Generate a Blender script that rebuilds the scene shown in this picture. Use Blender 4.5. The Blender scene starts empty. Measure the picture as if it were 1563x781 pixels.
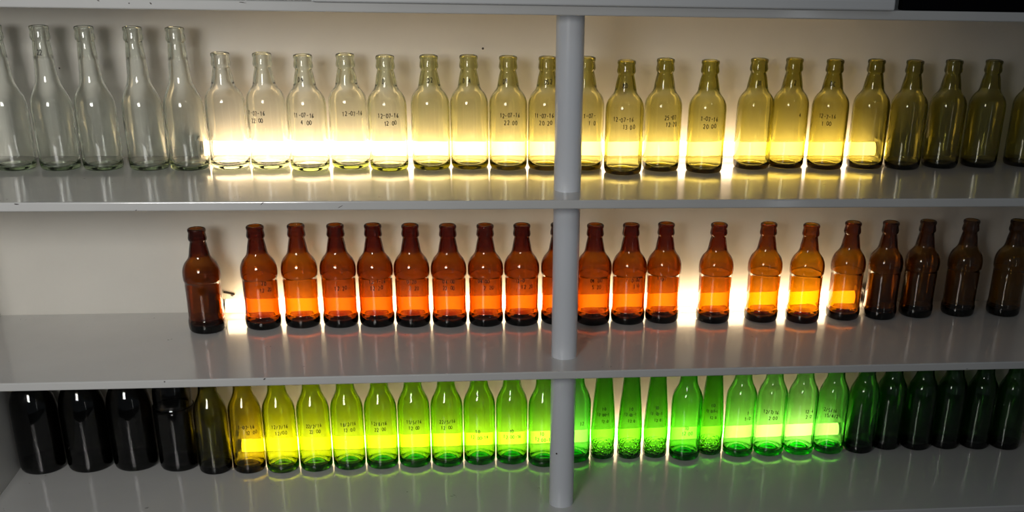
import bpy, bmesh, math, random
from mathutils import Vector, Matrix
random.seed(7)
scene = bpy.context.scene
C = scene.collection
PI = math.pi

# ------------------------------------------------------------------ measured place (metres)
D = 0.352            # depth of the shelves: front edge at y = 0, back board at y = D
T = 0.0147           # shelf thickness
Z1, Z2, Z3 = 0.0, -0.30, -0.60      # top faces of the three bottle shelves
ZT = 0.2985          # top face of the shelf over them
XL, XR = -0.820, 1.292              # inner faces of the side boards
POST = (0.2355, 0.0775)
PR = .0228

# ------------------------------------------------------------------ helpers
def link(o):
    C.objects.link(o); return o

def tag(o, label=None, cat=None, group=None, kind=None):
    if label: o['label'] = label
    if cat: o['category'] = cat
    if group: o['group'] = group
    if kind: o['kind'] = kind
    return o

def obj(name, bm, mat, parent=None, smooth=False):
    bmesh.ops.recalc_face_normals(bm, faces=bm.faces)
    me = bpy.data.meshes.new(name); bm.to_mesh(me); bm.free()
    if smooth:
        for p in me.polygons: p.use_smooth = True
    me.materials.append(mat)
    o = link(bpy.data.objects.new(name, me))
    if parent: o.parent = parent
    return o

def empty(name, loc=(0, 0, 0)):
    o = link(bpy.data.objects.new(name, None)); o.location = loc
    o.empty_display_size = 0.02
    return o

def add_box(bm, x0, x1, y0, y1, z0, z1, bev=0.0, seg=2):
    r = bmesh.ops.create_cube(bm, size=1.0)
    vs = r['verts']
    for v in vs:
        v.co = Vector((x0 + (v.co.x + .5) * (x1 - x0), y0 + (v.co.y + .5) * (y1 - y0), z0 + (v.co.z + .5) * (z1 - z0)))
    if bev:
        es = set(e for v in vs for e in v.link_edges)
        bmesh.ops.bevel(bm, geom=list(es), offset=bev, segments=seg, affect='EDGES', profile=0.5)

def box(*a, **k):
    bm = bmesh.new(); add_box(bm, *a, **k); return bm

def lathe(prof, n=48, closed=False):
    """prof: (r, z) list; r == 0 ends are capped with a pole."""
    bm = bmesh.new(); rings = []
    for r, z in prof:
        if r <= 1e-6: rings.append([bm.verts.new((0, 0, z))])
        else: rings.append([bm.verts.new((r * math.cos(2 * PI * i / n), r * math.sin(2 * PI * i / n), z)) for i in range(n)])
    pairs = list(zip(rings, rings[1:]))
    if closed: pairs.append((rings[-1], rings[0]))
    for a, b in pairs:
        for i in range(n):
            j = (i + 1) % n
            if len(a) == 1 and len(b) == 1: break
            if len(a) == 1: bm.faces.new((a[0], b[i], b[j]))
            elif len(b) == 1: bm.faces.new((a[i], a[j], b[0]))
            else: bm.faces.new((a[i], a[j], b[j], b[i]))
    return bm

def smoothprof(ctrl, step=0.003):
    """Catmull-Rom through the control points; a third item 's' keeps a corner sharp."""
    out = []
    n = len(ctrl)
    for i in range(n - 1):
        p1, p2 = ctrl[i], ctrl[i + 1]
        p0 = ctrl[i - 1] if i > 0 and len(p1) < 3 else p1
        p3 = ctrl[i + 2] if i + 2 < n and len(p2) < 3 else p2
        L = math.hypot(p2[0] - p1[0], p2[1] - p1[1])
        k = max(1, int(math.ceil(L / step)))
        for s in range(k):
            t = s / k
            f = lambda a, b, c, d: 0.5 * (2 * b + (c - a) * t + (2 * a - 5 * b + 4 * c - d) * t * t + (3 * b - a - 3 * c + d) * t ** 3)
            out.append((max(0.0, f(p0[0], p1[0], p2[0], p3[0])), f(p0[1], p1[1], p2[1], p3[1])))
    out.append(ctrl[-1][:2])
    return out

# ------------------------------------------------------------------ materials
def nodes(m):
    m.use_nodes = True
    nt = m.node_tree; nt.nodes.clear()
    return nt, nt.nodes, nt.links

def paint(name, col, rough=0.35, spots=0.0, bump=0.02, scale=60, dirt=0.06, coat=0.0):
    m = bpy.data.materials.new(name); nt, N, L = nodes(m)
    out = N.new('ShaderNodeOutputMaterial'); b = N.new('ShaderNodeBsdfPrincipled')
    L.new(b.outputs[0], out.inputs[0])
    tc = N.new('ShaderNodeTexCoord')
    n1 = N.new('ShaderNodeTexNoise'); n1.inputs['Scale'].default_value = 7; n1.inputs['Detail'].default_value = 5
    L.new(tc.outputs['Object'], n1.inputs['Vector'])
    mr = N.new('ShaderNodeMapRange'); mr.inputs[1].default_value = .3; mr.inputs[2].default_value = .7
    mr.inputs[3].default_value = 1 - dirt; mr.inputs[4].default_value = 1.0
    L.new(n1.outputs[0], mr.inputs[0])
    mx = N.new('ShaderNodeMix'); mx.data_type = 'RGBA'; mx.blend_type = 'MULTIPLY'; mx.inputs[0].default_value = 1
    mx.inputs[6].default_value = (*col, 1); L.new(mr.outputs[0], mx.inputs[7])
    last = mx.outputs[2]
    if spots > 0:
        v = N.new('ShaderNodeTexVoronoi'); v.inputs['Scale'].default_value = 14; v.inputs['Randomness'].default_value = 1
        wob = N.new('ShaderNodeTexNoise'); wob.inputs['Scale'].default_value = 130
        add = N.new('ShaderNodeMix'); add.data_type = 'RGBA'; add.inputs[0].default_value = .035
        L.new(tc.outputs['Object'], add.inputs[6]); L.new(wob.outputs[1], add.inputs[7]); L.new(tc.outputs['Object'], wob.inputs[0])
        L.new(add.outputs[2], v.inputs['Vector'])
        lt = N.new('ShaderNodeMath'); lt.operation = 'LESS_THAN'; lt.inputs[1].default_value = spots
        L.new(v.outputs['Distance'], lt.inputs[0])
        m2 = N.new('ShaderNodeMix'); m2.data_type = 'RGBA'; m2.inputs[7].default_value = (.10, .09, .08, 1)
        mul = N.new('ShaderNodeMath'); mul.operation = 'MULTIPLY'; mul.inputs[1].default_value = .65
        L.new(lt.outputs[0], mul.inputs[0]); L.new(mul.outputs[0], m2.inputs[0]); L.new(last, m2.inputs[6]); last = m2.outputs[2]
    L.new(last, b.inputs['Base Color'])
    b.inputs['Roughness'].default_value = rough
    b.inputs['Coat Weight'].default_value = coat
    b.inputs['Coat Roughness'].default_value = .08
    n2 = N.new('ShaderNodeTexNoise'); n2.inputs['Scale'].default_value = scale; n2.inputs['Detail'].default_value = 3
    L.new(tc.outputs['Object'], n2.inputs['Vector'])
    bp = N.new('ShaderNodeBump'); bp.inputs['Strength'].default_value = bump; bp.inputs['Distance'].default_value = .01
    L.new(n2.outputs[0], bp.inputs['Height']); L.new(bp.outputs[0], b.inputs['Normal'])
    return m

def plain(name, col, rough=.4, metal=0.0, spec=.5):
    m = bpy.data.materials.new(name); nt, N, L = nodes(m)
    out = N.new('ShaderNodeOutputMaterial'); b = N.new('ShaderNodeBsdfPrincipled'); L.new(b.outputs[0], out.inputs[0])
    tc = N.new('ShaderNodeTexCoord'); n = N.new('ShaderNodeTexNoise'); n.inputs['Scale'].default_value = 25
    L.new(tc.outputs['Object'], n.inputs['Vector'])
    mr = N.new('ShaderNodeMapRange'); mr.inputs[3].default_value = rough * .85; mr.inputs[4].default_value = min(1, rough * 1.15)
    L.new(n.outputs[0], mr.inputs[0]); L.new(mr.outputs[0], b.inputs['Roughness'])
    b.inputs['Base Color'].default_value = (*col, 1); b.inputs['Metallic'].default_value = metal
    b.inputs['Specular IOR Level'].default_value = spec
    return m

WALL = 0.0030
def glass(name, t, stipple=False):
    """clear refracting glass; t = colour let through by the two walls of a bottle together."""
    m = bpy.data.materials.new(name); nt, N, L = nodes(m)
    out = N.new('ShaderNodeOutputMaterial')
    g = N.new('ShaderNodeBsdfGlass'); g.inputs['IOR'].default_value = 1.5; g.inputs['Roughness'].default_value = 0.0
    L.new(g.outputs[0], out.inputs['Surface'])
    sig = [-math.log(max(c, 1e-4)) / (2 * WALL) for c in t]
    d = max(sig)
    va = N.new('ShaderNodeVolumeAbsorption'); va.inputs['Density'].default_value = d
    va.inputs['Color'].default_value = (*[1 - s / d for s in sig], 1)
    L.new(va.outputs[0], out.inputs['Volume'])
    tc = N.new('ShaderNodeTexCoord')
    n = N.new('ShaderNodeTexNoise'); n.inputs['Scale'].default_value = 38; n.inputs['Detail'].default_value = 1
    L.new(tc.outputs['Object'], n.inputs['Vector'])
    bp = N.new('ShaderNodeBump'); bp.inputs['Strength'].default_value = .10; bp.inputs['Distance'].default_value = .004
    L.new(n.outputs[0], bp.inputs['Height'])
    if stipple:
        sx = N.new('ShaderNodeSeparateXYZ'); L.new(tc.outputs['Object'], sx.inputs[0])
        lt = N.new('ShaderNodeMath'); lt.operation = 'LESS_THAN'; lt.inputs[1].default_value = .030; L.new(sx.outputs[2], lt.inputs[0])
        v = N.new('ShaderNodeTexVoronoi'); v.inputs['Scale'].default_value = 210; L.new(tc.outputs['Object'], v.inputs['Vector'])
        mm = N.new('ShaderNodeMath'); mm.operation = 'MULTIPLY'; L.new(lt.outputs[0], mm.inputs[0]); L.new(v.outputs['Distance'], mm.inputs[1])
        b2 = N.new('ShaderNodeBump'); b2.inputs['Strength'].default_value = .9; b2.inputs['Distance'].default_value = .002
        L.new(mm.outputs[0], b2.inputs['Height']); L.new(bp.outputs[0], b2.inputs['Normal']); L.new(b2.outputs[0], g.inputs['Normal'])
    else:
        L.new(bp.outputs[0], g.inputs['Normal'])
    return m

def emit(name, col, s):
    m = bpy.data.materials.new(name); nt, N, L = nodes(m)
    out = N.new('ShaderNodeOutputMaterial'); e = N.new('ShaderNodeEmission')
    e.inputs[0].default_value = (*col, 1); e.inputs[1].default_value = s
    L.new(e.outputs[0], out.inputs[0])
    return m

M_shelf = paint('white gloss shelf paint', (.66, .655, .64), .17, .045, .010, 90, .07, coat=.5)
M_back = paint('cream back board paint', (.70, .67, .605), .5, 0, .03, 60, .07)
M_side = paint('white side board paint', (.68, .67, .64), .45, 0, .03, 60, .07)
M_post = paint('white post enamel', (.74, .765, .81), .28, 0, .01, 60, .03)
M_wall = paint('room wall paint', (.45, .44, .42), .7, 0, .05, 80, .1)
M_floor = paint('room floor', (.20, .19, .18), .5, 0, .05, 20, .25)
M_frame = paint('white frame paint', (.70, .71, .72), .4, .03, .02, 60, .05)
M_panel = plain('grey panel', (.20, .21, .21), .5)
M_black = plain('black board', (.003, .003, .004), .9, 0, .05)
M_dark = plain('dark metal', (.06, .05, .045), .5, .3)
M_cap = plain('lamp cap metal', (.75, .75, .74), .3, 1.0)
M_hold = plain('lamp holder plastic', (.8, .79, .75), .4)
M_ink = plain('black marker ink', (.012, .012, .012), .6)
TUBE_COL = (1.0, 0.73, 0.43)
M_tube = emit('fluorescent tube glow', TUBE_COL, 8.0)

# ------------------------------------------------------------------ the room
def struct(name, bm, mat):
    o = obj(name, bm, mat); o['kind'] = 'structure'; return o
FLOOR = -1.05
struct('floor', box(-3, 3.4, -3.2, 0.46, FLOOR - .05, FLOOR), M_floor)
struct('wall_back', box(-3, 3.4, 0.46, 0.52, FLOOR, 1.6), M_wall)

# ------------------------------------------------------------------ the shelving unit
unit = empty('shelving_unit', (0.236, .18, FLOOR))
tag(unit, 'white painted wooden shelving unit with round posts and a cream back board', 'shelving unit')
def upart(name, bm, mat, smooth=False, label=None):
    o = obj(name, bm, mat, unit, smooth); o.matrix_parent_inverse = Matrix.Translation(unit.location).inverted()
    if label: o['label'] = label
    return o
upart('back_board', box(XL - .02, XR + .02, D, D + .012, FLOOR + .002, ZT), M_back)
upart('side_board', box(XL - .02, XL, 0.002, D, FLOOR + .002, ZT, bev=.0015), M_side)
upart('side_board', box(XR, XR + .02, 0.002, D, FLOOR + .002, ZT, bev=.0015), M_side)
for z in (ZT, Z1, Z2, Z3):
    x0, x1 = (XL, XR) if z != ZT else (XL - .02, XR + .02)
    upart('shelf', box(x0, x1, 0.0, D, z - T, z, bev=.0022, seg=3), M_shelf)
upart('kickboard', box(XL, XR, 0.03, 0.045, FLOOR + .002, Z3 - T), M_side)
for z0, z1 in ((Z1, ZT - T), (Z2, Z1 - T), (Z3, Z2 - T)):
    bm = lathe([(0, z0), (PR, z0), (PR, z1), (0, z1)], 64)
    bm.verts.ensure_lookup_table()
    for v in bm.verts: v.co.x += POST[0]; v.co.y += POST[1]
    o = upart('post', bm, M_post, smooth=True)
    md = o.modifiers.new('edges', 'EDGE_SPLIT'); md.split_angle = math.radians(50)

# small marks on the boards
nail = obj('nail', lathe([(0, 0), (.0016, 0), (.0021, .0008), (.0014, .0016), (0, .0018)], 12), M_dark)
nail.rotation_euler = (PI / 2, 0, 0); nail.location = (0.1064, D, 0.1966)
tag(nail, 'tiny dark nail head in the cream back board above the top row', 'nail')
bm = bmesh.new(); add_box(bm, -.011, .011, -.004, 0, -.0016, .0016, bev=.001); add_box(bm, .004, .009, -.008, -.002, -.003, .001, bev=.0008)
clip = obj('wire_clip', bm, M_dark); clip.location = (-.3905, D, -.262); clip.rotation_euler = (0, math.radians(14), 0)
tag(clip, 'small dark clip on the back board above the end of the middle lamp', 'clip')
nail2 = obj('nail', lathe([(0, 0), (.0011, 0), (.0014, .0006), (0, .0012)], 10), M_dark)
nail2.rotation_euler = (PI / 2, 0, 0); nail2.location = (-.640, D, .1555)
tag(nail2, 'tiny dark nail head in the back board between the tall clear bottles', 'nail')
def paint_chip(x, z, w, h, zrot, where):
    bm = bmesh.new(); pts = []
    for k in range(9):
        a = 2 * PI * k / 9; q = random.uniform(.6, 1.1)
        pts.append((w * q * math.cos(a), h * q * math.sin(a)))
    f = [bm.verts.new((p[0], 0, p[1])) for p in pts]; g = [bm.verts.new((p[0], -.0004, p[1])) for p in pts]
    bm.faces.new(f); bm.faces.new(g)
    for i in range(9): bm.faces.new((f[i], f[(i + 1) % 9], g[(i + 1) % 9], g[i]))
    o = obj('paint_chip', bm, M_dark); o.location = (x, 0.0001, z); o.rotation_euler = (0, zrot, 0)
    tag(o, 'dark paint chip on the ' + where, 'chip')
for x, z, cw, ch, rr, where in (
        (-.4215, .2920, .0014, .0012, 0, 'edge of the topmost shelf, above the middle tall clear bottle'),
        (-.3910, .2924, .0020, .0013, .5, 'edge of the topmost shelf, above the fourth tall clear bottle'),
        (-.4642, .2949, .0022, .0009, .3, 'edge of the topmost shelf, furthest from the framed panel'),
        (-.2602, .2955, .0062, .0007, .1, 'edge of the topmost shelf, by the framed panel end'),
        (-.6289, -.0024, .0045, .0009, .1, 'edge of the shelf below the outermost tall clear bottle'),
        (-.2586, -.0030, .0036, .0007, -.7, 'edge of the shelf below the short clear bottles'),
        (-.1368, -.0085, .0052, .0005, -.5, 'edge of the shelf between the clear and the amber bottles'),
        (-.4447, -.3030, .0014, .0012, 0, 'edge of the shelf above the black bottles'),
        (-.2817, -.3022, .0026, .0013, -.4, 'edge of the shelf above the bright yellow bottles')):
    paint_chip(x, z, cw, ch, rr, where)
dx = .2234 - POST[0]
spot = obj('nail', lathe([(0, 0), (.0014, 0), (.0018, .0006), (0, .0012)], 10), M_dark)
spot.rotation_euler = (PI / 2, 0, -math.asin(-dx / PR)); spot.location = (.2234, POST[1] - math.sqrt(PR * PR - dx * dx), -.4867)
tag(spot, 'tiny dark nail head in the round white post of the bottom shelf', 'nail')

# ------------------------------------------------------------------ things over the top shelf
fr = empty('framed_panel', (.2875, -.012, ZT))
tag(fr, 'white framed grey panel standing on the front edge of the topmost shelf', 'panel')
fx, fh, bar = .4475, .26, .0165
def fpart(name, bm, mat):
    return obj(name, bm, mat, fr)
fpart('frame_rail', box(-fx, fx, 0, .030, .0002, bar, bev=.003, seg=3), M_frame)
fpart('frame_rail', box(-fx, fx, 0, .030, fh - bar, fh, bev=.003, seg=3), M_frame)
fpart('frame_stile', box(-fx, -fx + bar, .0005, .0295, bar - .002, fh - bar + .002, bev=.002), M_frame)
fpart('frame_stile', box(fx - bar, fx, .0005, .0295, bar - .002, fh - bar + .002, bev=.002), M_frame)
fpart('panel', box(-fx + bar - .003, fx - bar + .003, .010, .022, bar - .003, fh - bar + .003), M_panel)
bb = obj('black_board', box(-.27, .27, 0, .02, 0, .30, bev=.002), M_black)
bb.location = (1.022, .002, ZT + .0002)
tag(bb, 'black board standing on the topmost shelf past the end of the framed panel', 'board')

# ------------------------------------------------------------------ lamps
LX0, LX1 = -.409, .880
TR = .0129
def lamp(z, where, lift=0.0):
    e = empty('fluorescent_lamp', ((LX0 + LX1) / 2, D - .030, z))
    tag(e, 'glowing fluorescent tube lying against the back board ' + where, 'lamp', 'fluorescent lamps behind the bottles')
    h = (LX1 - LX0) / 2
    zc = TR + .009 + lift
    def rod(name, prof, mat):
        bm = lathe(prof, 28)
        for v in bm.verts: v.co = Vector((v.co.z, v.co.y, v.co.x + zc))
        return obj(name, bm, mat, e, True)
    rod('tube', [(0, -h + .016), (TR, -h + .016), (TR, h - .016), (0, h - .016)], M_tube)
    for s in (-1, 1):
        rod('end_cap', [(0, s * (h - .0165)), (TR + .0005, s * (h - .0165)), (TR + .0005, s * (h - .006)), (TR - .003, s * (h - .004)), (0, s * (h - .004))], M_cap)
        bm = box(min(s * (h - .006), s * h), max(s * (h - .006), s * h), -.012, .0295, .0005, zc + .017, bev=.002)
        obj('lamp_holder', bm, M_hold, e)
    return e
lamp(Z1, 'of the top row of bottles')
lamp(Z2, 'of the amber middle row')
lamp(Z3, 'of the green bottom row', .003)

# ------------------------------------------------------------------ bottle shapes
def shell(outer, wall=WALL, base=.006, punt=.006):
    """outer: control points from the bearing ring up to the lip; returns a closed glass profile."""
    o = smoothprof(outer)
    H = o[-1][1]; rb = o[0][0]
    out = [(0, punt), (rb * .45, punt * .85), (rb * .8, punt * .35), (rb * .93, .0004)] + o
    lip = out[-1]
    inner = []
    pts = [p for p in o if p[1] > base + .006]
    for i, (r, z) in enumerate(pts):
        a = pts[max(0, i - 1)]; b = pts[min(len(pts) - 1, i + 1)]
        dx, dz = b[0] - a[0], b[1] - a[1]; Lg = math.hypot(dx, dz) or 1
        nr = dz / Lg
        w = wall + (0.0016 if z > H - .05 else 0)
        ri = r - w * max(.75, abs(nr)); zi = z + dx / Lg * w * -.0
        if z > H - .024: ri = min(ri, r_neck(o, H) - wall)
        inner.append((ri, z))
    inner = [p for p in inner if p[1] < H - .0022]
    top = [(lip[0] - .0008, H), (inner[-1][0] + .0012, H), (inner[-1][0] + .0003, H - .0012)]
    r0 = inner[0][0]
    bottom = [(r0 * .97, base + .0035), (r0 * .86, base + .0012), (r0 * .6, base + punt * .55), (r0 * .3, base + punt * .95), (0, base + punt * 1.1)]
    return out + top[0:3] + inner[::-1] + bottom

def r_neck(o, H):
    c = [p[0] for p in o if H - .034 < p[1] < H - .0248]
    return min(c) if c else .0125

def crown(z, rn):
    """crown finish: from the neck up to the lip; z is the total height."""
    return [(rn, z - .0250), (rn + .0002, z - .0228, 's'), (rn + .0018, z - .0216), (rn + .0024, z - .0188), (rn + .0021, z - .0155), (rn + .0012, z - .0105),
            (rn + .0009, z - .0075, 's'), (rn + .0018, z - .0058), (rn + .0021, z - .0034), (rn + .0014, z - .0010), (rn - .0001, z)]

H1 = .1945
P_short = [(.0280, .0), (.0308, .0006), (.0330, .0035), (.0339, .009), (.0343, .02, 's'), (.0343, .106, 's'), (.0339, .1145), (.0326, .1210), (.0302, .1268),
           (.0266, .1322), (.0223, .1372), (.0198, .1420), (.0184, .150), (.0165, .160)] + crown(H1, .0142)
H2 = .1925
P_amber = [(.0270, .0), (.0300, .0006), (.0323, .0035), (.0333, .010), (.0332, .019), (.0321, .0250), (.0318, .032), (.0321, .090), (.0332, .0960), (.0338, .1025), (.0338, .108),
           (.0331, .1155), (.0312, .1220), (.0280, .1285), (.0242, .1332), (.0208, .1380), (.0187, .1440), (.0170, .154)] + crown(H2, .0143)
HT = .2355
P_tall = [(.0275, .0), (.0305, .0006), (.0328, .0035), (.0336, .009), (.0340, .02, 's'), (.0340, .098, 's'), (.0334, .109), (.0312, .119), (.0262, .1305),
          (.0212, .141), (.0186, .152), (.0168, .172), (.0150, .198)] + crown(HT, .0138)
HG = .2350
P_green = [(.0262, .0), (.0293, .0006), (.0315, .0035), (.0321, .009), (.0323, .02, 's'), (.0323, .115, 's'), (.0320, .124), (.0308, .133), (.0281, .142),
           (.0232, .1525), (.0194, .162), (.0176, .172), (.0166, .190)] + crown(HG, .0140)
HC = .2380
P_cone = [(.0205, .0), (.0232, .0008), (.0248, .004), (.0252, .012), (.0248, .022), (.0243, .029), (.0252, .036), (.0258, .048), (.0256, .058), (.0246, .078), (.0226, .108),
          (.0196, .142), (.0168, .172), (.0150, .195)] + crown(HC, .0133)
HB = .2700
P_black = [(.0360, .0), (.0400, .0008), (.0422, .005), (.0430, .012), (.0432, .03, 's'), (.0432, .119, 's'), (.0425, .131), (.0400, .146), (.0330, .165), (.0230, .188),
           (.0175, .208), (.0162, .232)] + crown(HB, .0148)
HJ = .2450
P_jar = [(.0330, .0), (.0368, .0008), (.0385, .005), (.0390, .012), (.0390, .03, 's'), (.0392, .122), (.0388, .128), (.0372, .1315), (.0362, .134), (.0366, .138), (.0360, .160),
         (.0320, .182), (.0230, .200), (.0175, .208)] + crown(HJ, .0148)

def mesh_from(prof, name, n=56):
    bm = lathe(prof, n)
    bmesh.ops.recalc_face_normals(bm, faces=bm.faces)
    me = bpy.data.meshes.new(name); bm.to_mesh(me); bm.free()
    for p in me.polygons: p.use_smooth = True
    return me

SHAPES = {}
for key, prof, nm in (('short', P_short, 'short bottle'), ('amber', P_amber, 'amber bottle'), ('tall', P_tall, 'tall bottle'), ('green', P_green, 'long bottle'),
                      ('cone', P_cone, 'tapered bottle'), ('black', P_black, 'wine bottle'), ('jar', P_jar, 'shouldered bottle')):
    SHAPES[key] = (smoothprof(prof), mesh_from(shell(prof, base={'green': .009, 'amber': .010, 'black': .012}.get(key) if key in ('green', 'amber', 'black') else .006, punt=.009 if key in ('green', 'black') else .0055), nm))

def radius_at(key, z):
    o = SHAPES[key][0]
    for a, b in zip(o, o[1:]):
        if a[1] <= z <= b[1] and b[1] > a[1]:
            t = (z - a[1]) / (b[1] - a[1]); return a[0] + t * (b[0] - a[0])
    return o[-1][0]

# ------------------------------------------------------------------ handwriting in marker pen
FONT = {
 '0': [[(.5, 0), (.1, .25), (.1, .75), (.5, 1), (.9, .75), (.9, .25), (.5, 0)]], '1': [[(.25, .75), (.55, 1), (.5, 0)]],
 '2': [[(.1, .8), (.45, 1), (.85, .8), (.7, .5), (.1, 0), (.9, .03)]], '3': [[(.1, .9), (.6, 1), (.85, .78), (.45, .53), (.88, .3), (.6, 0), (.1, .1)]],
 '4': [[(.6, 0), (.65, 1), (.1, .35), (.95, .38)]], '5': [[(.85, 1), (.25, .97), (.2, .55), (.75, .6), (.85, .2), (.5, 0), (.1, .08)]],
 '6': [[(.75, 1), (.25, .6), (.15, .2), (.5, 0), (.85, .25), (.55, .5), (.2, .3)]], '7': [[(.1, .95), (.9, 1), (.4, 0)]],
 '8': [[(.5, .52), (.15, .75), (.5, 1), (.85, .78), (.15, .25), (.5, 0), (.88, .25), (.5, .52)]], '9': [[(.85, .7), (.45, .5), (.15, .78), (.5, 1), (.85, .75), (.7, 0)]],
 '-': [[(.15, .5), (.85, .53)]], ':': [[(.45, .7), (.5, .64)], [(.45, .25), (.5, .19)]], '/': [[(.15, 0), (.8, 1)]], '.': [[(.4, .02), (.5, .0)]],
 'D': [[(.2, 0), (.2, 1), (.75, .85), (.9, .45), (.65, .05), (.1, 0)]], 'S': [[(.85, .9), (.4, 1), (.2, .7), (.75, .4), (.7, .05), (.1, .08)]],
 'C': [[(.85, .85), (.4, 1), (.12, .5), (.4, 0), (.85, .12)]], ' ': [],
 'N': [[(.15, 0), (.2, 1), (.8, 0), (.85, 1)]], '_': [[(-.1, .1), (1.1, .13)]],
}
def writing(key, lines, rng):
    """lines: (text, z, angle offset, char height). Angle 0 faces -y (the front)."""
    bm = bmesh.new()
    for text, z0, a0, h in lines:
        cw = h * .62; total = cw * len(text)
        R = radius_at(key, z0 + h / 2)
        for i, ch in enumerate(text):
            jx, jz = rng.uniform(-.1, .1) * h, rng.uniform(-.12, .12) * h
            for st in FONT.get(ch, []):
                pts = []
                for (p, q) in zip(st, st[1:]):
                    for s in range(3):
                        t = s / 3; pts.append((p[0] + (q[0] - p[0]) * t, p[1] + (q[1] - p[1]) * t))
                pts.append(st[-1])
                P2 = [(-total / 2 + i * cw + x * cw * .8 + jx, z0 + y * h + jz) for x, y in pts]
                w = .00060
                vs = []
                for k, (u, v) in enumerate(P2):
                    a = P2[max(0, k - 1)]; b = P2[min(len(P2) - 1, k + 1)]
                    dx, dz = b[0] - a[0], b[1] - a[1]; Lg = math.hypot(dx, dz) or 1
                    nx, nz = -dz / Lg * w, dx / Lg * w
                    pair = []
                    for sg in (-1, 1):
                        uu, vv = u + sg * nx, v + sg * nz
                        rr = radius_at(key, vv) + .00022; th = a0 + uu / R
                        pair.append(bm.verts.new((rr * math.sin(th), -rr * math.cos(th), vv)))
                    vs.append(pair)
                for p, q in zip(vs, vs[1:]): bm.faces.new((p[0], q[0], q[1], p[1]))
    return bm

# ------------------------------------------------------------------ the bottles
CAM = Vector((0.02004, -1.82281, 0.43126))
def bottle(name, key, mat, x, y, z, label, group, lines=(), neck=None):
    me = SHAPES[key][1]
    o = link(bpy.data.objects.new(name, me)); o.location = (x, y, z + .0002)
    if not me.materials: me.materials.append(mat)
    o.material_slots[0].link = 'OBJECT'; o.material_slots[0].material = mat
    o.rotation_euler = (0, 0, math.atan2(-(CAM.x - x), CAM.y - y) + PI)      # the written side is turned to the room
    tag(o, label, 'bottle', group)
    rng = random.Random(int(x * 10000) + int(z * 10))
    if lines: obj('handwriting', writing(key, lines, rng), M_ink, o)
    if neck: obj('neck_marking', writing(key, neck, rng), M_ink, o)
    return o

def lerp(a, b, t): return tuple(p + (q - p) * t for p, q in zip(a, b))
ORD = ['', 'first', 'second', 'third', 'fourth', 'fifth', 'sixth', 'seventh', 'eighth', 'ninth', 'tenth', 'eleventh', 'twelfth', 'thirteenth', 'fourteenth', 'fifteenth']

def spaced(rows):
    """rows: lists of [x, y] with a radius each; neighbours that would touch are eased apart."""
    pts = [[x, y, r] for L, r in rows for x, y in L]
    for _ in range(200):
        for p in pts: p[1] = min(p[1], D - (.0447 if -.46 < p[0] < .93 else .001) - p[2])          # clear of the lamp behind
        for i in range(len(pts)):
            for j in range(i + 1, len(pts)):
                a, b = pts[i], pts[j]
                dx, dy = b[0] - a[0], b[1] - a[1]; d = math.hypot(dx, dy); need = a[2] + b[2] + .0008
                if d < need:
                    k = (need - d) / 2 / d
                    a[0] -= dx * k; a[1] -= dy * k; b[0] += dx * k; b[1] += dy * k
    out = []
    k = 0
    for L, r in rows:
        out.append([(p[0], p[1]) for p in pts[k:k + len(L)]]); k += len(L)
    return out

# --- top row: five tall clear ones, then clear to olive
T1 = [(-0.7087, 0.2574), (-0.6343, 0.2573), (-0.5626, 0.2572), (-0.4826, 0.257), (-0.4164, 0.2568)]
R1 = [(-0.3477, 0.266), (-0.2779, 0.2686), (-0.2064, 0.2491), (-0.1362, 0.2681), (-0.0669, 0.2484), (0.0083, 0.259), (0.079, 0.2642), (0.1473, 0.2582), (0.2165, 0.2554),
      (0.2835, 0.2572), (0.3512, 0.2155), (0.4262, 0.2447), (0.5038, 0.2288), (0.6015, 0.2601), (0.6697, 0.2711), (0.7425, 0.2588), (0.8225, 0.2638), (0.8932, 0.2572),
      (0.9734, 0.2681), (1.0539, 0.2745), (1.1452, 0.2814)]
T1, R1 = spaced([(T1, .0341), (R1, .0344)])
G_tall = glass('clear glass of the tall bottles', (.90, .925, .88))
for i, (x, y) in enumerate(T1):
    nk = [('>', .19, 0, .008)] if i == 9 else ([('22', .190, -.30, .0085)] if i in (0, 1) else None)
    bottle('clear_bottle', 'tall', G_tall, x, y, Z1,
           ['tall clear glass bottle cut off by the photo edge, outermost of the tall five',
            'tall clear glass bottle with two marks on its neck, second of the tall five',
            'tall clear glass bottle, the middle one of the tall five on the top shelf',
            'tall clear glass bottle, fourth of the tall five on the top shelf',
            'tall clear glass bottle standing beside the first short clear bottle'][i],
           'tall clear bottles on the top shelf', (), nk)

keys = [(0, (.90, .915, .88)), (2, (.87, .89, .81)), (4, (.80, .815, .66)), (5, (.72, .72, .46)), (8, (.64, .61, .27)), (12, (.57, .54, .16)), (15, (.53, .48, .10)), (16, (.50, .46, .11)), (20, (.48, .45, .13))]
def grad(keys, i):
    for (a, ca), (b, cb) in zip(keys, keys[1:]):
        if a <= i <= b: return lerp(ca, cb, (i - a) / (b - a))
    return keys[-1][1]
W1 = [None, (('11-07-16', -.62), ('22:00', -.52), None), (('11-07-16', -.15), ('4:00', -.05), ('D9', -.35)), (('12-07-16', .25), None, None), (('12-07-16', .05), ('12:00', .15), ('D', -.25)),
      (None, None, ('D2', .1)), (None, None, ('D:4', -.2)), (('12-07-16', .10), ('22:00', .15), ('D9', -.3)), (('11-07-16', -.15), ('20:20', -.05), ('DS2', .1)), (('1-07-', .25), ('1:0', .4), ('D', -.3)),
      (('12-07-16', -.05), ('13:00', .25), ('8D', 0)), (('25-07', .45), ('12:20', .50), None), (('1-07-16', .15), ('20:00', .2), None), (None, None, ('31', .2)), (('4', .6), None, ('2', .3)),
      (('12-7-16', -.1), ('1:00', -.1), ('DC', 0)), None, None, None, None, None]
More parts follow.
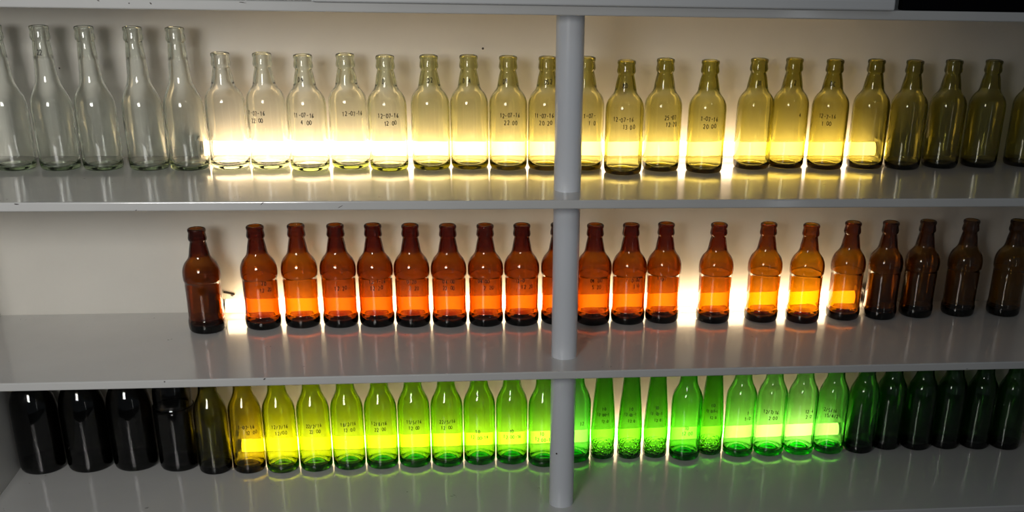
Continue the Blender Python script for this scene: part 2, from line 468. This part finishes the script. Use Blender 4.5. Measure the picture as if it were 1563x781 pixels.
def lines_for(w, z, h=.0075, nz=.150, nh=.008):
    if not w: return (), None
    L = []
    if w[0]: L.append((w[0][0], z, w[0][1], h))
    if w[1]: L.append((w[1][0], z - .0125, w[1][1], h))
    nk = [(w[2][0], nz, w[2][1], nh)] if w[2] else None
    return L, nk
L1 = ['first of the short bottles, pale clear glass, beside the tall clear bottles',
      'short clear bottle in the brightest glow, second of the short ones',
      'short clear bottle with writing on neck and shoulder, third of the short ones',
      'short faintly green clear bottle, fifth to the left of the post, top shelf'.replace('fifth', 'sixth'),
      'short pale green bottle with a gap after it, fifth left of the post',
      'pale olive bottle, fourth to the left of the post on the top shelf',
      'pale olive bottle, third to the left of the post on the top shelf',
      'olive bottle with clear date writing, second left of the post, top shelf',
      'olive bottle half hidden by the left side of the post, top shelf',
      'olive bottle half hidden by the right side of the post, top shelf',
      'olive bottle standing furthest forward, first full one right of the post, top shelf',
      'olive bottle with bright ripples near its base, second full one right of post',
      'olive bottle between two bright gaps, third full one right of the post',
      'olive bottle, fourth full one right of the post on the top shelf',
      'olive bottle touching its neighbour, fifth full one right of the post, top shelf',
      'golden olive bottle with black writing mid body, sixth full one right of post',
      'olive bottle lit on one side only, at the end of the top lamp',
      'unlit dark olive bottle next to the half lit one on the top shelf',
      'unlit dark olive bottle, second past the end of the top lamp',
      'unlit dark olive bottle, third past the end of the top lamp',
      'dark olive bottle cut off by the right photo edge, top shelf']
for i, (x, y) in enumerate(R1):
    ln, nk = lines_for(W1[i], .094)
    bottle('clear_bottle' if i < 4 else 'olive_bottle', 'short', glass('bottle glass top row', grad(keys, i)), x, y, Z1, L1[i],
           'short bottles on the top shelf', ln, nk)

# --- middle row: amber
R2 = [(-0.4172, 0.2514), (-0.3166, 0.267), (-0.2440, 0.2762), (-0.1727, 0.2721), (-0.104, 0.2713), (-0.0358, 0.2679), (0.0339, 0.2645), (0.1035, 0.2647), (0.1724, 0.2649),
      (0.2434, 0.2688), (0.3124, 0.2614), (0.3790, 0.2618), (0.4481, 0.2658), (0.5502, 0.2604), (0.648, 0.261), (0.7293, 0.2508), (0.8175, 0.2656), (0.8939, 0.2655),
      (0.973, 0.2732), (1.0639, 0.2763), (1.1591, 0.2712)]
R2, = spaced([(R2, .0339)])
keysA = [(0, (.20, .042, .002)), (1, (.27, .054, .001)), (2, (.36, .090, .001)), (3, (.27, .050, .001)), (9, (.27, .050, .001)), (12, (.31, .066, .001)), (13, (.37, .095, .001)), (15, (.50, .19, .001)), (16, (.38, .13, .002)), (17, (.28, .10, .008)), (20, (.25, .13, .02))]
W2 = [None, (('20', .2), ('12:20', .3), None), None, (None, ('12:20', .1), None), (('12-7-16', .1), ('12:20', .05), None), (('0:20', 0), ('2:20', .1), None), (('04:00', 0), ('22:00', 0), None),
      (('04:00', -.1), ('2:20', .2), None), (('12-0', -.1), ('12:20', .35), None), None, (('04:00', .15), ('5:20', .2), None), (('0:00', .45), ('3:0', .5), None), (('1-07', -.1), None, None),
      None, None, None, None, None, None, None, None]
L2 = ['unlit dark amber bottle beside the bare end of the middle shelf',
      'amber bottle just past the wide bright gap, second of the amber row',
      'bright amber bottle, third of the amber row, its band yellowest on that side',
      'amber bottle, sixth left of the post on the middle shelf',
      'amber bottle, fifth left of the post on the middle shelf',
      'amber bottle, fourth left of the post on the middle shelf',
      'amber bottle, third left of the post on the middle shelf',
      'amber bottle, second left of the post on the middle shelf',
      'amber bottle, last full one left of the post on the middle shelf',
      'amber bottle mostly hidden behind the post on the middle shelf',
      'amber bottle with small dark writing, first right of the post, middle shelf',
      'amber bottle, second right of the post on the middle shelf',
      'amber bottle, third right of the post, before the wide bright gap',
      'amber bottle standing alone between two wide bright gaps',
      'light amber bottle, first of the three before the end of the middle lamp'.replace('first', 'outermost'),
      'amber bottle with the brightest yellow band, close to the middle lamp end',
      'amber bottle with a short yellow band, at the end of the middle lamp',
      'unlit dark amber bottle with an orange glint down its side',
      'unlit dark amber bottle, second past the end of the middle lamp',
      'unlit dark brown bottle standing apart, third past the end of middle lamp',
      'unlit dark brown bottle at the right edge of the middle shelf']
for i, (x, y) in enumerate(R2):
    ln, nk = lines_for(W2[i], .088)
    bottle('amber_bottle', 'amber', glass('amber bottle glass', grad(keysA, i)), x, y, Z2, L2[i], 'amber bottles on the middle shelf', ln, nk)

# --- bottom row: black, olive, yellow green to green
B3 = [(-0.7745, 0.3036), (-0.6848, 0.3053), (-0.5960, 0.3054), (-0.5100, 0.2946)]
R3 = [(-0.4349, 0.2693), (-0.3698, 0.2688), (-0.3036, 0.266), (-0.239, 0.2675), (-0.174, 0.2703), (-0.1083, 0.2703), (-0.0422, 0.2725), (0.0225, 0.2702), (0.0875, 0.2746),
      (0.1522, 0.2731), (0.2182, 0.2565), (0.2825, 0.2720), (0.5129, 0.2659), (0.6323, 0.279), (0.6967, 0.2743), (0.7615, 0.28), (0.8261, 0.2776), (0.8909, 0.2825),
      (0.9550, 0.2853), (1.0208, 0.2811), (1.0860, 0.281), (1.15, 0.2765), (1.2138, 0.2693)]
C3 = [(0.3420, 0.2780), (0.3975, 0.2747), (0.4521, 0.2762), (0.5725, 0.2835)]
B3, R3, C3 = spaced([(B3, .0433), (R3, .0324), (C3, .0260)])
G_blk = glass('almost black bottle glass', (.030, .026, .022))
LB = ['wide black bottle in the corner against the side board', 'wide black bottle, second from the corner of the bottom shelf',
      'wide black bottle, third from the corner of the bottom shelf', 'black bottle with a low square shoulder, last of the black four']
for i, (x, y) in enumerate(B3):
    bottle('black_bottle', 'black' if i < 3 else 'jar', G_blk, x, min(y, D - .0445), Z3, LB[i], 'black bottles on the bottom shelf')
keysG = [(0, (.20, .20, .02)), (1, (.44, .40, .008)), (2, (.46, .60, .007)), (3, (.40, .60, .008)), (4, (.35, .60, .010)), (6, (.27, .62, .012)), (8, (.22, .61, .014)), (10, (.18, .61, .03)),
         (11, (.11, .62, .06)), (12, (.10, .60, .03)), (13, (.17, .67, .09)), (14, (.22, .72, .14)), (15, (.25, .75, .18)), (16, (.15, .64, .10)), (17, (.06, .36, .03)), (18, (.05, .24, .025)), (22, (.045, .19, .03))]
W3 = [None, (('1-07-16', 0), ('12:00', .3), None), (('12/7/16', 0), ('12/00', .05), None), (('22/2/16', 0), ('22:00', .05), None), (('18/2/16', .05), ('12:00', .1), None), (('12/8/16', -.1), ('22:00', -.05), None),
      (('11/5/16', .0), ('12:00', 0), None), (('22/5/16', .05), ('12:00', 0), None), (('10', -.1), ('12:00-16', 0), None), (('10', 0), ('12:00-16', .05), None), (('10', -.1), ('12:00-16', 0), None),
      (None, ('12', .5), None), (('10', .1), ('12:00', .15), None), (('1', .5), ('1-0', .5), None), (('12/7/16', .0), ('2:00', .15), None), (('12:4', .5), ('2:0', .5), None), (('2/5/16', -.1), ('15/4/2', 0), None)] + [None] * 6
L3 = ['unlit dark olive green bottle next to the black bottles',
      'brownish olive bottle with a short yellow band, at start of bottom lamp',
      'bright yellow bottle with two written lines, next to the brownish olive bottle',
      'bright yellow bottle, eighth left of the post on the bottom shelf',
      'yellow green bottle, seventh left of the post on the bottom shelf',
      'yellow green bottle, sixth left of the post on the bottom shelf',
      'lime green bottle, fifth left of the post on the bottom shelf',
      'lime green bottle with bold black date, fourth left of the post',
      'lime green bottle, third left of the post on the bottom shelf',
      'lime green bottle with three written lines, second left of the post',
      'lime green bottle partly hidden by the left side of the post, bottom shelf',
      'green bottle half hidden by the right side of the post, bottom shelf',
      'wide shouldered green bottle standing between the slender tapered green bottles',
      'green bottle just past the last slender tapered bottle, bottom shelf',
      'green bottle with two bold written lines and a white band, bottom shelf',
      'green bottle with the whitest glowing band on the bottom shelf',
      'green bottle with writing slanting down, at the end of the bottom lamp',
      'dark green bottle with a bright green rim, first past the bottom lamp',
      'unlit dark green bottle, second past the end of the bottom lamp',
      'unlit dark green bottle, third past the end of the bottom lamp',
      'unlit dark green bottle, fourth past the end of the bottom lamp',
      'unlit dark green bottle, fifth past the end, next to the last one',
      'unlit dark green bottle, the last one at the right end, bottom shelf']
for i, (x, y) in enumerate(R3):
    z = .098 if i not in (8, 9, 10, 12) else .072
    ln, nk = lines_for(W3[i], z)
    bottle('olive_bottle' if i < 2 else 'green_bottle', 'green', glass('green bottle glass', grad(keysG, i)), x, y, Z3, L3[i],
           'long necked bottles on the bottom shelf', ln, nk)
G_cone = glass('emerald glass of the tapered bottles', (.075, .46, .012), True)
LC = ['slender tapered green bottle, first past the post on the bottom shelf', 'slender tapered green bottle, the middle of three in a row',
      'slender tapered green bottle, third in a row, before a wide shouldered one', 'slender tapered dark green bottle alone between two wide shouldered bottles']
for i, (x, y) in enumerate(C3):
    bottle('tapered_green_bottle', 'cone', G_cone, x, y, Z3, LC[i], 'slender tapered bottles on the bottom shelf',
           [('10', .110, .05, .007), ('12:00-1', .098, 0, .006), ('12:0', .084, .15, .006)])

# ------------------------------------------------------------------ light of the room
def area(name, loc, target, sx, sy, power, col, spread=PI):
    l = bpy.data.lights.new(name, 'AREA'); l.shape = 'RECTANGLE'; l.size = sx; l.size_y = sy
    l.energy = power; l.color = col; l.spread = spread
    o = link(bpy.data.objects.new(name, l)); o.location = loc
    d = Vector(target) - Vector(loc); o.rotation_euler = d.to_track_quat('-Z', 'Y').to_euler()
    return o
area('ceiling_light', (.98, -1.70, 1.50), (.98, -1.70, 0), .09, .42, 1.8, (.95, .98, 1.0))
area('doorway_light', (1.40, -2.6, -.20), (.1, .2, -.30), .10, 1.5, .75, (.92, .96, 1.0))
area('window_light', (-.72, -1.95, .58), (-.68, .2, -.12), .55, .50, 5.7, (1.0, .985, .95), math.radians(94))

w = bpy.data.worlds.new('room dusk'); scene.world = w; w.use_nodes = True
bg = w.node_tree.nodes['Background']; bg.inputs[0].default_value = (.80, .90, 1.0, 1); bg.inputs[1].default_value = .075

# ------------------------------------------------------------------ camera
yaw, pit, rol, f = 0.12607, 0.42759, 0.02531, 1730.225
fw = Vector((math.sin(yaw) * math.cos(pit), math.cos(yaw) * math.cos(pit), -math.sin(pit)))
r = Vector((math.cos(yaw), -math.sin(yaw), 0)); u = r.cross(fw)
r2 = r * math.cos(rol) + u * math.sin(rol); u2 = u * math.cos(rol) - r * math.sin(rol)
cd = bpy.data.cameras.new('camera'); cd.sensor_fit = 'HORIZONTAL'; cd.sensor_width = 36; cd.lens = f / 1563 * 36
cd.clip_start = .02
cd.shift_x = -97.872 / 1563; cd.shift_y = 260.222 / 1563      # the photograph is a crop from a larger frame
cam = link(bpy.data.objects.new('camera', cd))
m = Matrix(((r2.x, u2.x, -fw.x, CAM.x), (r2.y, u2.y, -fw.y, CAM.y), (r2.z, u2.z, -fw.z, CAM.z), (0, 0, 0, 1)))
cam.matrix_world = m
scene.camera = cam

# ------------------------------------------------------------------ render look
vs = scene.view_settings
vs.view_transform = 'Standard'; vs.look = 'None'; vs.gamma = 1.0; vs.use_curve_mapping = False
vs.exposure = 0.0
cy = scene.cycles
cy.use_denoising = True
cy.max_bounces = 20; cy.transmission_bounces = 20; cy.glossy_bounces = 6; cy.diffuse_bounces = 4
cy.transparent_max_bounces = 8; cy.volume_bounces = 0
cy.caustics_refractive = True; cy.caustics_reflective = True; cy.blur_glossy = 0.3
cy.sample_clamp_indirect = 6.0
